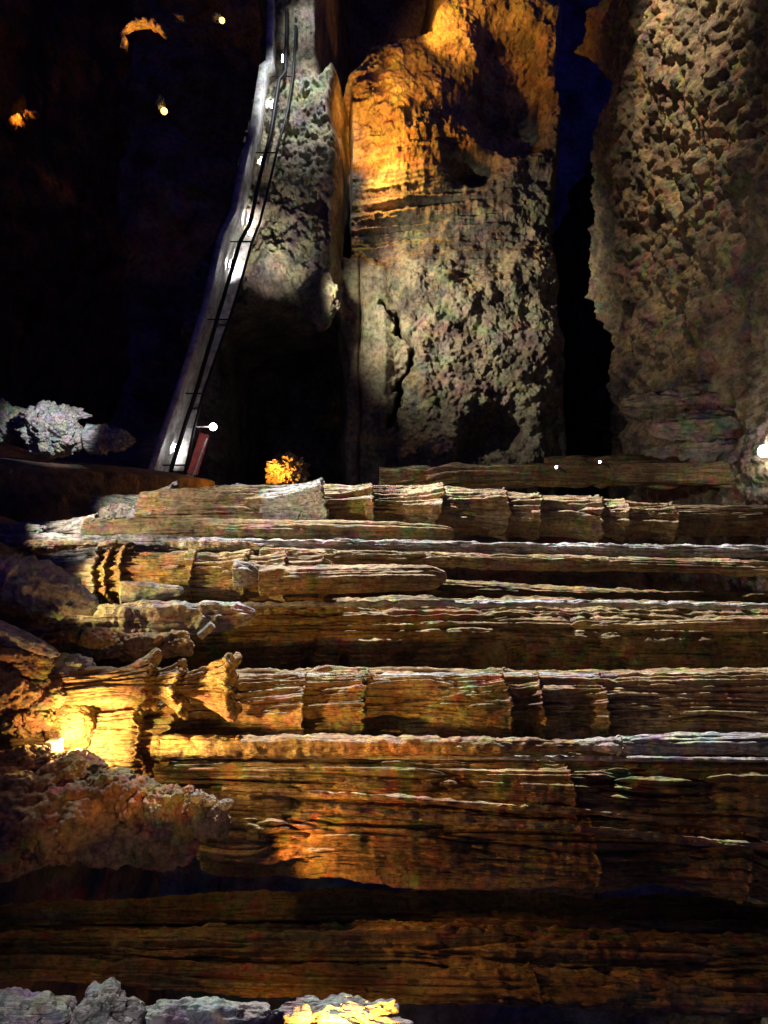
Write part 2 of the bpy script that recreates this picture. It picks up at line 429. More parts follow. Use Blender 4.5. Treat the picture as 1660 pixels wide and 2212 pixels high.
# ---- far rock wall above and behind the walkway (about 33 m away)
DW = 33.0
def build_wall():
    xs = np.concatenate([np.linspace(-1500, 300, 150), np.linspace(302, 1250, 570)]); ys = np.concatenate([np.linspace(-1300, -334, 120), np.linspace(-330, 1230, 800)])
    px, py = np.meshgrid(xs, ys, indexing='ij')
    X, Z = (py - 1106) * K * DW, (px - 830) * K * DW
    wx = px + 40 * fbm(X * .4, Z * .4, 1.1, 4, 3); wy = py + 60 * fbm(X * .4, Z * .4, 7.7, 4, 4)
    D = np.zeros_like(X)
    ledge = 1 - sstep(722, 748, px + 20 * fbm(X * .6, Z * .6, 3, 4, 8))
    ledge_y = 1 - sstep(670, 790, wy)
    D -= 2.6 * ledge * ledge_y * (0.6 + .4 * sstep(470, 640, px))
    D += 2.2 * box_mask(px + 6 * fbm(X, Z, 0, 3, 2), py, 741, 756, 200, 560, 7)          # tall slot beside the ledge
    D += 7.5 * box_mask(wx, wy, 490, 722, 715, 1090, 26)                                  # deep alcove
    D += 8 * (1 - sstep(-12, 30, (wx - 745) * 0.62 + (wy - 170) * 0.78)) * sstep(690, 730, px) * (1 - sstep(930, 975, wx))  # black corner upper left of the dome
    slab = box_mask(px + 16 * fbm(X * .5, Z * .5, 4, 4, 5), py + 60 * fbm(X * .5, Z * .9, 6, 4, 17), 738, 842, 585, 1080, 16)
    D -= 0.9 * slab
    D += 0.40 * box_mask(px + 4 * fbm(0 * X, X * .5, 2, 2, 6), py, 777, 780, 560, 1080, 3) + .10 * ridged(Z * 2.2 + .3 * fbm(X * .4, Z, 0, 2, 7), X * .1, 0, 2, 9) * slab
    crack = poly_dist(px + 20 * fbm(X * .9, Z * .9, 3, 4, 12, .65), py + 34 * fbm(X * .9, Z * .9, 8, 4, 13, .65), [(826, 660), (850, 702), (853, 728), (872, 748), (886, 790), (868, 838), (850, 868), (838, 910)])
    D += 1.6 * (1 - sstep(1, 9, crack + 5 * fbm(X * 1.5, Z * 1.5, 3, 3, 11)))
    D -= 1.7 * box_mask(wx, wy, 862, 1190, 575, 1080, 70)
    D -= 1.2 * np.exp(-(((wx - 890) / 150) ** 2 + ((wy - 270) / 190) ** 2))
    D += 1.6 * box_mask(wx, wy, 1040, 1185, 60, 330, 40)
    D += 2.4 * np.exp(-(((wx - 1015) / 46) ** 2 + ((wy - 385) / 34) ** 2))
    D += 1.6 * np.exp(-(((wx - 1070) / 60) ** 2 + ((wy - 955) / 50) ** 2))
    D += 4.5 * sstep(1196, 1250, px + 34 * fbm(X * .35, Z * .35, 0, 4, 15))                 # rounds off into the gap under the ceiling
    edge = np.interp(py, [-330, 20, 160, 300, 520, 690, 830, 1020, 1230], [590, 575, 560, 545, 480, 425, 385, 330, 300])
    D += 25 * (1 - sstep(-30, 6, wx - edge)) ** 1.2                              # lower cliff falls back
    # texture: vertical flutes (run sideways in the picture) and broken rock
    fl = box_mask(wx, wy, 752, 1090, 330, 590, 60)
    ang = Z * .10
    D -= 0.24 * fl * ridged((X + ang) * 2.6, 0, Z * .12, 2, 21) + 0.14 * fl * ridged((X + ang) * 6.5, 0, Z * .25, 2, 22)
    dome = box_mask(wx, wy, 745, 1090, -300, 560, 40)
    rough = 1 - 0.88 * slab - 0.35 * dome - 0.4 * fl
    w1 = worley(X * .8, Z * .8, D * .2, 31) ** 2; w2 = worley(X * 2.0, Z * 2.0, D * .3, 33) ** 2
    D += (rough + .5 * ledge * ledge_y) * (.45 * (w1 - .35) + 0.25 * (w2 - .35) - .9 * fbm(X * .45, Z * .45, 2.2, 5, 35, .6) - .42 * ridged(X * .9, Z * .9, 5.5, 4, 37) * fbm(X * .3, Z * .3, 9, 2, 38) - .3 * fbm(X * 2.4, Z * 2.4, 5.5, 4, 39, .65))
    D += dome * (0.10 * ridged(X * 1.4, 1, Z * 2.6, 3, 41) * -1 + .12 * fbm(X * 2, Z * 3, 0, 4, 42))
    V = np.stack([X, DW + D, Z], -1)
    # fold the top edge far back so that the gap under the ceiling is deep
    back = V[-1:].copy(); back[..., 1] += 5; back[..., 2] += .2
    V = np.concatenate([V, back])
    o = grid('cave_wall', V, M['wall'], flip=False)
    tag(o, 'rough limestone wall of the cave above the walkway', 'rock wall', kind='structure')
build_wall()

def build_ceiling():
    xs = np.linspace(-20, 22, 760); ys = np.concatenate([np.linspace(-4, 6, 60), np.linspace(6.05, 34, 660), np.linspace(34.1, 64, 150)])
    X, Y = np.meshgrid(xs, ys, indexing='ij')
    Z = CEIL + 0.9 * fbm(X * .22, Y * .22, 0, 3, 51) + .35 * fbm(X * .8, Y * .8, 3, 3, 52)
    near = sstep(3, 9, Y)
    w1 = worley(X * 1.5 + .5 * fbm(X, Y, 0, 2, 58), Y * 1.2 + .5 * fbm(X, Y, 5, 2, 59), 0, 53); w2 = worley(X * 4.2, Y * 3.4, 0, 54)
    Z += near * (.20 * (w1 * w1 - .35) + .20 * (w2 * w2 - .35) + .34 * fbm(X * 1.6, Y * 1.3, 8, 5, 57, .62) + .12 * fbm(X * 5, Y * 5, 0, 3, 55))
    lip = np.interp(X, [-24, -21, -16.6, -13, -10.5, -9.0, -7.3, -5, 0], [33.4, 32.8, 28.8, 29.0, 31.0, 31.3, 28.0, 26.6, 27]) + .9 * fbm(X * .7, 0 * X, 4, 4, 56)
    Z += 3.4 * sstep(0, 1.8, Y - lip)
    V = np.stack([X, Y, Z], -1)
    o = grid('cave_ceiling', V, M['ceil'], flip=True)
    tag(o, 'lumpy low ceiling of the cave hung with nodules', 'ceiling', kind='structure')
build_ceiling()

def build_floor():
    xs = np.concatenate([np.linspace(-60, -22, 120), np.linspace(-21.8, 26, 430)]); ys = np.linspace(-6, 62, 460)
    X, Y = np.meshgrid(xs, ys, indexing='ij')
    shelf = sstep(-4.0, 0.5, X - 0.12 * (Y - 10) + 0.8 * fbm(X * .3, Y * .3, 0, 3, 62))
    Z = -22 + (FLOOR + 22) * shelf + 4 * sstep(46, 62, Y)
    Z += 1.3 * fbm(X * .16, Y * .16, 0, 4, 63) + .35 * fbm(X * .9, Y * .9, 0, 4, 64) - .3 * (worley(X * .7, Y * .7, 0, 65) - .5) * 1.3
    V = np.stack([X, Y, Z], -1)
    o = grid('cave_floor', V, M['earth'], flip=True)
    tag(o, 'dark earthy cave floor dropping into a chasm', 'cave floor', kind='structure')
build_floor()

def build_backdrop():
    # the far side of the cavern beyond the chasm, and the rock behind the columns
    ys = np.linspace(0, 1, 330); xs = np.linspace(-62, 26, 420)
    X, u = np.meshgrid(xs, ys, indexing='ij')
    Z = -26 + 62 * u
    Y = 56 - 20 * sstep(-8, 2, X) - 14 * sstep(2, 10, X)
    Y = Y + 3 * fbm(X * .12, Z * .12, 0, 4, 71) + 1.2 * (worley(X * .35, Z * .35, 0, 72) - .5) + .5 * fbm(X * .8, Z * .8, 1, 4, 73)
    V = np.stack([X, Y, Z], -1)
    o = grid('cave_back_wall', V, M['far'], flip=False)
    tag(o, 'dark far side of the cavern', 'rock wall', kind='structure')
build_backdrop()

def build_rear():
    zs = np.linspace(-9, 10.5, 300); xs = np.linspace(.7, 26, 340)
    X, Z = np.meshgrid(xs, zs, indexing='ij')
    Y = 23 + 1.2 * fbm(X * .3, Z * .2, 0, 4, 75) + .5 * (worley(X * .9, Z * .4, 0, 76) - .5) + .25 * ridged(X * 1.6, 0, Z * .15, 3, 77) + 3 * (1 - sstep(.7, 2.0, X))
    o = grid('cave_rear_wall', np.stack([X, Y, Z], -1), M['earth'])
    tag(o, 'dark brown rock behind the rows of columns', 'rock wall', kind='structure')
build_rear()

# hill of clay below the end of the walkway
def build_mound():
    n, m = 220, 260
    u = np.linspace(0, 1, n)[:, None]; v = np.linspace(0, 1, m)[None, :]
    X = -7.2 + 11 * u + 0 * v; Y = 15.5 + 9.5 * v + 0 * u
    top = np.interp(X, [-7.2, -2.4, -1.4, -1.15, -.9, .4, 3.8], [-17, -12, -9.3, -6.2, -4.9, -5.1, -6.6])
    Z = top - 3.2 * (np.abs(v - .5) * 2) ** 2.2 + .5 * fbm(X * .5, Y * .5, 0, 4, 81) + .12 * fbm(X * 2.4, Y * 2.4, 0, 4, 82)
    o = grid('terrain', np.stack([X, Y, Z], -1), M['earth'], flip=True)
    tag(o, 'reddish clay slope under the end of the walkway', 'slope', kind='structure')
build_mound()

# ================================================================== walkway with railing
RA = [(620, 20, 31.0), (619.6, 60, 31.0), (617, 159, 30.8), (604, 168, 30.7), (585, 290, 30.3), (562, 380, 29.9), (542, 479, 29.5), (519, 522, 29.3),
      (492, 614, 28.9), (472, 681, 28.6), (429, 830, 27.8), (398, 925, 27.3), (370, 1014, 26.8)]
RB = [(640, 20, 31.0), (639.6, 60, 31.0), (634, 159, 30.8), (622, 240, 30.5), (600, 320, 30.2), (584, 390, 29.9), (562, 480, 29.5), (545, 522, 29.3),
      (525, 595, 28.95), (499, 681, 28.6), (440, 846, 27.75), (420, 925, 27.3), (399, 1024, 26.75)]
def resample(pts, y):
    a = np.array(pts, float); return np.array([np.interp(y, a[:, 1], a[:, 0]), y, np.interp(y, a[:, 1], a[:, 2])])
def pathpt(y, dx=0, dd=0, rail=RA):
    q = resample(rail, y); return P(q[0] + dx, y, q[2] + dd)

yy = np.linspace(20, 1022, 190)
# deck of the walkway
rows = []
for y in yy:
    q = resample(RA, y)
    b = P(q[0] + np.interp(y, [20, 540, 680, 1020], [-22, -22, -12, -18]), y, q[2])
    rows.append([b + np.array([0, -.9, -.02]), b + np.array([0, -.9, .0]), b + np.array([0, .9, .0]), b + np.array([0, .9, -.25]), b + np.array([0, -.9, -.25])])
o = grid('path', np.array(rows), M['concrete'], wrap=True); tag(o, 'narrow concrete walkway along the cave wall', 'walkway', kind='structure')

# pale solid parapet behind the rails
rail_root = empty('walkway_parapet', pathpt(500, -38, .95))
tag(rail_root, 'pale curved parapet running along the walkway, lit in patches by small lamps', 'parapet')
rows = []
for y in yy:
    q = resample(RA, y); qb = resample(RB, y)
    b = P(q[0] + np.interp(y, [20, 540, 680, 1020], [-19, -19, -9, -15]) + 7 * float(vnoise(y * .06, 0, 0, 5)), y, q[2] + .95); t = P(qb[0] + 1, y, qb[2] + .95)
    rows.append([b, b + (t - b) * .33, b + (t - b) * .66, t, t + np.array([0, .12, .0]), b + np.array([0, .12, 0])])
R_ = np.array(rows)
k = [0]
for seg, (ya, yb) in enumerate(((20, 168), (168, 330), (330, 520), (520, 700), (700, 880), (880, 1022))):
    sel = (yy >= ya + 1) & (yy <= yb - 1)
    pr = R_[sel]
    grid('parapet_panel', np.concatenate([pr[:1] * .5 + pr[:1, [5, 4, 3, 2, 1, 0]] * .5 * 0 + pr[:1] * .5, pr]), M['concrete'], wrap=True, parent=rail_root, loc=pr[len(pr) // 2][0])

hr = empty('handrail', pathpt(500, -40, -.8))
tag(hr, 'black iron handrail with two flat rails along the pale walkway', 'railing')
for nm, path, hh in (('lower_rail', RA, .075), ('top_rail', RB, .05)):
    mb = MB()
    mb.tube([pathpt(y, 0, -.8, path) for y in np.linspace(20, 1020, 120)], hh)
    mb.build(nm, M['iron'], hr, pathpt(500, 0, -.8, path))
for y in (165, 330, 522, 690, 850, 1005):
    mb = MB()
    mb.tube([pathpt(y, -21, -.8), pathpt(y, 0, -.8, RB)], .028)
    mb.build('post', M['iron'], hr, pathpt(y, -39, -.8))

spots = [('topmost', 126), ('second', 226), ('third', 347), ('fourth', 472), ('fifth', 570), ('last', 968)]
where = ['at the far upper end of the railing', 'second from the far upper end', 'beside the ledge midway up the railing',
         'above the bend halfway along the railing', 'just below the bend of the railing', 'beside the reddish board']
for (nm, y), w in zip(spots, where):
    root = empty('rail_lamp', pathpt(y, -4, -.80))
    tag(root, 'small white lamp on the lower rail, ' + w, 'lamp', 'small lamps clipped along the walkway railing')
    mb = MB(); c = pathpt(y, -4, -.9)
    t = pathpt(y + 9, -4, -.9) - pathpt(y - 9, -4, -.9); t /= np.linalg.norm(t); n = np.array([0, 1., 0]); b = np.cross(t, n)
    mb.box(c, t * .17, b * .035, n * .05); mb.build('housing', M['iron'], root, c, .012, False)
    mb = MB(); mb.box(c - b * .05 * (1 if b[2] > 0 else -1) + n * 0, t * .15, b * .025, n * .045)
    mb.build('lens', M['bulb_white'], root, c, .01, False)
    light('SPOT', 'rail_lamp_light', pathpt(y, -8, .05), (1, .97, .95), 230 if y < 600 else 150, .06, pathpt(y + 4, -11, .95), 112, .9)

# bulb on its thin pole
root = empty('bulb_pole', pathpt(922, 0, -.7, RB)); tag(root, 'bright bare white bulb on a thin pole above the handrail', 'lamp')
mb = MB(); mb.tube([pathpt(922, -6, -.7, RA), P(455, 922, 26.5)], .022); mb.build('pole', M['concrete'], root, pathpt(922, 0, -.7, RB))
bx = rock('bulb', None, 461, 922, 8, 8, 26.5, M['bulb_white'], 3, amp=0, wamp=0, n=24, parent=root)
light('POINT', 'bulb_light', P(461, 922, 26.1), (1, .93, .98), 4, .12)
# flat reddish board standing in for the red steps wall at the low end
mb = MB()
a0, a1, a2, a3 = P(437, 935, 27.9), P(410, 1022, 27.5), P(425, 1026, 27.5), P(446, 942, 27.9)
mb.box((a0 + a1 + a2 + a3) / 4, (a1 - a0) / 2, (a2 - a1) / 2 * 1.4, np.array([0, .04, 0]))
o = mb.build('red_board', M['redboard'], None, a1, .01, False); tag(o, 'reddish board standing in for the steps wall beside the low end of the railing', 'board')
mb = MB()
for q0, q1 in ((P(418, 1028, 26.9), P(448, 946, 27.3)), (P(402, 1026, 26.9), P(418, 1028, 26.9))):
    mb.tube([q0, q1], .03, 6)
o = mb.build('step_rail', M['concrete'], None, P(402, 1026, 26.9)); tag(o, 'thin pale stair rail at the near foot of the walkway', 'rail')

# ================================================================== formations
C = tiered_column
# farther rows
C('ringed_column', 'long ringed column with ragged step edges, top row above the smooth stalagmite', 15.0,
  [(300, 1062, 1160), (440, 1050, 1160), (690, 1046, 1158), (1000, 1055, 1160), (1290, 1074, 1158), (1460, 1090, 1154), (1700, 1092, 1150)], M['column'],
  [(520, 640, 8, 14, M['pale']), (560, 692, 24, 16, M['pale']), (700, 800, 12, 7), (800, 944, 16, 12), (946, 1090, 13, 7), (1000, 1160, 12, 6), (1160, 1290, 13, 10), (1290, 1350, 12, 5), (1352, 1450, 11, 6)],
  res=.028, flute=.045, ff=9, seed=11, to_ceiling=True, shrink=.91, facing=-70)
C('dim_column', 'dim streaky column along the top of the ringed column', 18.0,
  [(820, 1012, 1050), (1200, 1004, 1046), (1660, 1004, 1052)], M['brown'], res=.045, flute=.07, ff=7, seed=12, to_ceiling=True)
C('dim_column', 'dim streaky column nearest to the bright white lamp at the edge', 20.0,
  [(1180, 988, 1020), (1400, 980, 1014), (1700, 972, 1010)], M['brown'], res=.05, flute=.09, ff=7, seed=13, to_ceiling=True)
C('smooth_stalagmite', 'long smooth stalagmite with a rounded tip and pale upper edge', 14.0,
  [(180, 1122, 1178), (400, 1122, 1174), (700, 1124, 1172), (985, 1136, 1170)], M['brown'], res=.026, flute=.018, ff=7, seed=14, tip='top')
C('flared_stalagmite', 'short pale stalagmite flaring to a fan at its top, beside the dark clay slope', 14.2,
  [(-170, 1118, 1170), (0, 1128, 1162), (200, 1124, 1160)], M['pale'], [(60, 205, 10, 10), (200, 226, 6, 10), (222, 252, 5, 8)], res=.026, flute=.03, ff=11, seed=15)
C('thin_column', 'thin column with a rough pale upper edge, under the smooth stalagmite', 13.6,
  [(-150, 1150, 1186), (300, 1160, 1192), (620, 1166, 1192), (1200, 1176, 1200), (1660, 1181, 1206)], M['pale'], res=.026, flute=.03, ff=13, seed=16, to_ceiling=True, bump=.016)
C('thin_column', 'thin column sloping past the end of the warm lit column', 13.3,
  [(560, 1186, 1214), (1000, 1198, 1226), (1660, 1214, 1244)], M['column'], res=.026, flute=.03, ff=13, seed=17, to_ceiling=True)
C('dark_column', 'dark slender column behind the broken end of the grey stalagmite', 15.5,
  [(700, 1238, 1274), (1100, 1262, 1300), (1660, 1290, 1330)], M['brown'], res=.034, flute=.03, ff=11, seed=18, to_ceiling=True)
C('dark_column', 'dark slender column just over the long brown ridge', 14.5,
  [(900, 1278, 1304), (1300, 1284, 1308), (1660, 1282, 1312)], M['brown'], res=.034, flute=.03, ff=11, seed=19, to_ceiling=True)
C('fluted_column', 'thick fluted column glowing warm yellow, with notched rings', 12.4,
  [(-200, 1186, 1312), (0, 1192, 1306), (400, 1194, 1304), (620, 1196, 1302), (735, 1206, 1290)], M['column'],
  [(20, 212, 7, 9, M['pale']), (205, 236, 5, 3), (228, 268, 5, 3), (268, 416, 3, 5), (420, 530, 5, 10), (540, 611, 4, 6), (612, 690, 5, 6)], res=.024, flute=.05, ff=11, seed=20, tip='top')
C('bump_stalagmite', 'stubby rounded stalagmite leaning on the warm lit column, at its lower notch', 11.9,
  [(262, 1258, 1306), (300, 1256, 1302), (350, 1264, 1292), (396, 1268, 1284)], M['pale'], res=.02, flute=.012, seed=21, tip='top')
C('bump_stalagmite', 'small knobbly stalagmite stuck on the middle of the warm lit column', 11.9,
  [(505, 1210, 1270), (535, 1214, 1268), (562, 1226, 1262)], M['pale'], res=.02, flute=.012, seed=22, tip='top', lump=.14)
C('broken_stalagmite', 'grey smooth cylinder of stalagmite with a blunt end, lit on its upper side', 11.9,
  [(560, 1224, 1288), (700, 1222, 1284), (880, 1221, 1278), (968, 1224, 1272)], M['column'], res=.022, flute=.014, ff=9, seed=23, tip='top', lump=.03)
C('ringed_stalagmite', 'short stalagmite of fine rings tapering to a point, under the warm lit column', 11.4,
  [(-150, 1310, 1384), (100, 1316, 1378), (330, 1304, 1376), (470, 1302, 1362), (550, 1312, 1344)], M['pale'], res=.02, flute=.02, rings=.05, rf=4.5, seed=24, tip='top', lump=.12)
C('massive_column', 'broad dull brown column with black gouges and a thin pale edge', 12.3,
  [(200, 1316, 1480), (500, 1308, 1474), (1000, 1300, 1470), (1660, 1312, 1474)], M['brown'], res=.026, flute=.035, ff=9, seed=25, to_ceiling=True, lump=.05, gouge=.06, bump=.02, rings=.012, rf=6, hollows=[(592, -58, 12, .22, .25), (668, -62, 10, .3, .25), (742, -58, 14, .3, .3), (870, -60, 22, .35, .3), (1004, -56, 12, .25, .25), (1112, -64, 16, .4, .3), (1168, -60, 12, .3, .25), (1330, -56, 20, .25, .25)])
C('hanging_stalactite', 'slender stalactite whose pale tip hangs before the broad brown column', 11.6,
  [(1236, 1346, 1360), (1400, 1340, 1362), (1660, 1334, 1364)], M['column'], res=.02, flute=.02, ff=8, seed=26, tip='bottom', to_ceiling=True)
C('great_column', 'great stepped column with a bright white upper edge and brown fluted face', 10.5,
  [(380, 1468, 1660), (560, 1462, 1650), (860, 1460, 1640), (1300, 1462, 1640), (1660, 1458, 1650)], M['column'],
  [(440, 652, 4, 8), (560, 788, 10, 16, M['brown']), (862, 1090, 12, 12, M['brown']), (1094, 1168, 2, 8, M['brown']), (1200, 1304, -4, 8, M['brown'])],
  res=.022, flute=.034, ff=11, seed=27, to_ceiling=True, lump=.03, shrink=.97, facing=-62, cut=.22, rings=.008, rf=6,
  hollows=[(832, -62, 40, .62, .6), (1136, -60, 30, .5, .5), (1240, -75, 36, .45, .35)])
C('beaded_stalagmite', 'slim beaded stalagmite with a white hooked tip, along the great stepped column', 9.7,
  [(330, 1588, 1642), (760, 1592, 1640), (1090, 1598, 1628), (1330, 1604, 1622)], M['column'], [(1180, 1336, 7, 4, M['pale'])], res=.02, flute=.012, rings=.022, rf=6.5, seed=28)
C('smooth_column', 'smooth pale column hanging just past the hooked white tip', 10.0,
  [(1342, 1594, 1634), (1500, 1590, 1632), (1660, 1590, 1634)], M['pale'], res=.022, flute=.02, ff=9, seed=29, to_ceiling=True)
C('shadowed_column', 'dark grooved column between the beaded stalagmite and the orange column', 9.9,
  [(330, 1640, 1740), (800, 1640, 1760), (1240, 1640, 1790), (1660, 1642, 1830)], M['brown'], [(860, 1226, 7, 10)], res=.022, flute=.085, ff=9, seed=30, to_ceiling=True, shrink=.92, rings=.010, rf=6)
C('orange_column', 'wide rust orange column with long parallel grooves and stepped ends', 9.7,
  [(430, 1726, 1880), (700, 1738, 1896), (1000, 1752, 1916), (1270, 1768, 1932), (1585, 1790, 1920), (1660, 1830, 1950)], M['brown'],
  [(1000, 1276, 5, 7), (1290, 1592, 24, 10)], res=.02, flute=.085, ff=9, seed=31, to_ceiling=True, shrink=.93, facing=-80, rings=.014, rf=6)
C('low_column', 'dull red brown column along the bottom, upper of the two', 9.6,
  [(-120, 2040, 2084), (140, 2032, 2096), (700, 2030, 2112), (1300, 2034, 2128), (1660, 2044, 2140)], M['brown'], res=.022, flute=.09, ff=8, seed=32, to_ceiling=True, lump=.10, bump=.03, rings=.02, rf=5,
  hollows=[(300, -90, 30, .5, .25), (520, -70, 24, .4, .25), (980, -110, 40, .5, .2)])
C('low_column', 'brown column at the very bottom with a pale edge above the bottom rocks', 9.2,
  [(-120, 2084, 2120), (100, 2086, 2126), (400, 2092, 2150), (800, 2104, 2172), (1300, 2116, 2190), (1660, 2124, 2206)], M['brown'], [(880, 1150, 4, 8)], res=.02, flute=.07, ff=8, seed=41, to_ceiling=True, lump=.07, bump=.02, rings=.014, rf=6, shrink=.95)
C('dark_column', 'unlit grooved column showing faintly in the black band above the low columns', 10.7,
  [(-60, 1975, 2060), (700, 1965, 2060), (1300, 1980, 2064), (1660, 1990, 2080)], M['brown'], res=.034, flute=.11, ff=6, seed=42, to_ceiling=True, lump=.10, bump=.03)
C('slender_pipe', 'slender smooth pale pipe added to carry the white lit edge of the great stepped column', 10.75,
  [(540, 1457, 1477), (900, 1455, 1474), (1290, 1455, 1475), (1310, 1457, 1472), (1660, 1452, 1471)], M['pale'], res=.016, flute=.004, ff=8, seed=51, to_ceiling=True, lump=.05, bump=.008)  # added so the column edge shows one unbroken white rim
C('slender_pipe', 'hair thin pale pipe added as the lit edge just under the beaded stalagmite', 9.75,
  [(340, 1632, 1640), (1000, 1633, 1641), (1660, 1638, 1648)], M['pale'], res=.014, flute=.003, ff=8, seed=52, to_ceiling=True, lump=.06, bump=.008)  # pale pipe added in place of a thin lit edge line
C('slender_pipe', 'thin rough pale pipe added as the lit edge atop the broad dull brown column', 11.85,
  [(440, 1302, 1316), (900, 1298, 1311), (1300, 1298, 1312), (1660, 1304, 1318)], M['pale'], res=.018, flute=.005, ff=8, seed=53, to_ceiling=True, lump=.12, bump=.016)  # pale pipe shaped to stand for the bright lit top edge
C('slender_pipe', 'thin brown pipe rising from the last knobbly rock across the dark grooved column', 9.6,
  [(480, 1700, 1712), (900, 1722, 1734), (1300, 1752, 1764), (1660, 1790, 1804)], M['column'], res=.018, flute=.006, ff=8, seed=54, to_ceiling=True, lump=.12, bump=.014)
C('slender_pipe', 'thin rust coloured pipe laid along the wide orange column', 9.35,
  [(700, 1738, 1752), (1000, 1764, 1778), (1300, 1790, 1806), (1660, 1826, 1842)], M['column'], res=.018, flute=.006, ff=8, seed=55, to_ceiling=True, lump=.12, bump=.014)
# cups in front of the great column
C('tiered_stalagmite', 'stack of fluted cups with ragged white rims, above the yellow flood lamp', 9.9,
  [(60, 1450, 1560), (230, 1440, 1530), (330, 1448, 1518), (400, 1456, 1512), (478, 1462, 1502)], M['column'],
  [(226, 322, 24, 14), (312, 384, 32, 14), (368, 486, 50, 18)], res=.018, flute=.04, ff=13, seed=33)
C('fluted_stump', 'stout fluted stump glaring yellow right beside the flood lamp', 10.1,
  [(40, 1520, 1700), (190, 1500, 1696), (300, 1506, 1690), (312, 1520, 1680)], M['column'], [(130, 306, 10, 16), (250, 362, 6, 20)], res=.018, flute=.05, ff=13, seed=34)
C('flared_stump', 'grey stump with a toothed fan cap beside the clay slope', 15.6,
  [(200, 1072, 1120), (300, 1066, 1112), (352, 1064, 1106)], M['pale'], [(292, 374, 26, 14)], res=.024, flute=.04, ff=13, seed=35)
# hanging mass of streaky flowstone below the ceiling
for x0_, a0_, a1_, c0_, c1_, d_, lb_ in ((1345, 862, 892, 812, 905, 19.5, 'grey streaky flowstone hanging next to the black gap, longest of its bunch'), (1405, 905, 940, 880, 985, 18.8, 'streaky flowstone tongue hanging between its longer and lower neighbours'),
        (1470, 776, 800, 716, 850, 20.5, 'dim streaky flowstone tongue hanging highest above the black gap end'), (1385, 966, 986, 948, 1002, 18.4, 'thin streaky flowstone tongue hanging right above the dim columns')):
    C('hanging_flowstone', lb_, d_, [(x0_, a0_, a1_), ((x0_ + 1680) / 2, (a0_ * .4 + c0_ * .6), (a1_ * .4 + c1_ * .6)), (1680, c0_, c1_)], M['ceil'], res=.045, flute=.10, ff=3, seed=int(x0_), tip='bottom', to_ceiling=True, lump=.22, bump=.05,
      group='streaky flowstone tongues by the black gap')
# rocks and boulders
R = rock
R('boulder', 'brown rounded boulder lodged in the rock wall beside the dark alcove', 690, 652, 44, 56, 30.0, M['wall'], 41, amp=.25)
R('cave_rock', 'frosty white lit rock crust with a crumbly face, apart in the dark', 105, 935, 66, 52, 17.0, M['pale'], 42, amp=.3, wf=2.4, wamp=.3)
R('cave_rock', 'grey green rock cut by the picture edge beside the frosty white crust', 8, 912, 48, 44, 17.4, M['grey'], 43, amp=.35, wf=2.2, wamp=.22)
R('dripstone_fringe', 'white fringe of short drips trailing from the frosty rock crust', 215, 948, 72, 24, 17.0, M['pale'], 44, amp=.25, wf=1.2, ribs=.22, ribf=5)
R('stone_spire', 'pale crest of rock on top of the frosty white crust', 138, 893, 52, 14, 17.1, M['pale'], 45, amp=.4)
R('boulder', 'smooth brown boulder glowing orange behind the flood lamp', 158, 1562, 56, 66, 10.0, M['brown'], 46, amp=.12, wamp=.03, tilt=.3)
mound = empty('flowstone_mound', P(-40, 1740, 8.7)); tag(mound, 'mound of fused brown flowstone lumps in front of the flood lamp, its last knobs whitish', 'flowstone mound')
for i, (x, y, rx, ry, d_, mt) in enumerate([(40, 1672, 110, 56, 8.9, 'rubble'), (150, 1690, 90, 58, 8.8, 'rubble'), (236, 1722, 74, 60, 8.6, 'rubble'), (20, 1760, 130, 80, 8.5, 'rubble'), (140, 1784, 110, 76, 8.4, 'rubble'),
        (300, 1742, 58, 50, 8.5, 'rubble'), (352, 1750, 46, 50, 8.4, 'rubble'), (398, 1752, 40, 50, 8.4, 'rubble'), (436, 1764, 34, 48, 8.3, 'rubble'), (470, 1770, 28, 40, 8.3, 'rubble'), (250, 1808, 100, 60, 8.5, 'rubble'), (360, 1812, 80, 56, 8.5, 'rubble'), (-60, 1840, 180, 70, 8.9, 'rubble')]):
    R('lump', None, x, y, rx, ry, d_, M[mt], 120 + i, amp=.26, wf=2.6, wamp=.15, n=130, parent=mound, tilt=.15)
for i, (x, y) in enumerate(((428, 1722), (452, 1730), (488, 1738))):
    R('knob', None, x, y, 15, 12, 7.86, M['pale'], 140 + i, amp=.3, wamp=.1, n=60, parent=mound)
R('ribbed_mound', 'slanting grey green mound covered in ribs at the picture edge', 60, 1262, 150, 50, 10.4, M['grey'], 50, amp=.15, ribs=.13, ribf=5.5, tilt=-.32, wamp=.05)
R('stone_slab', 'smooth grey slab slanting across the brown rocks', 20, 1372, 110, 22, 9.8, M['grey'], 51, amp=.15, wamp=.02, tilt=-.42)
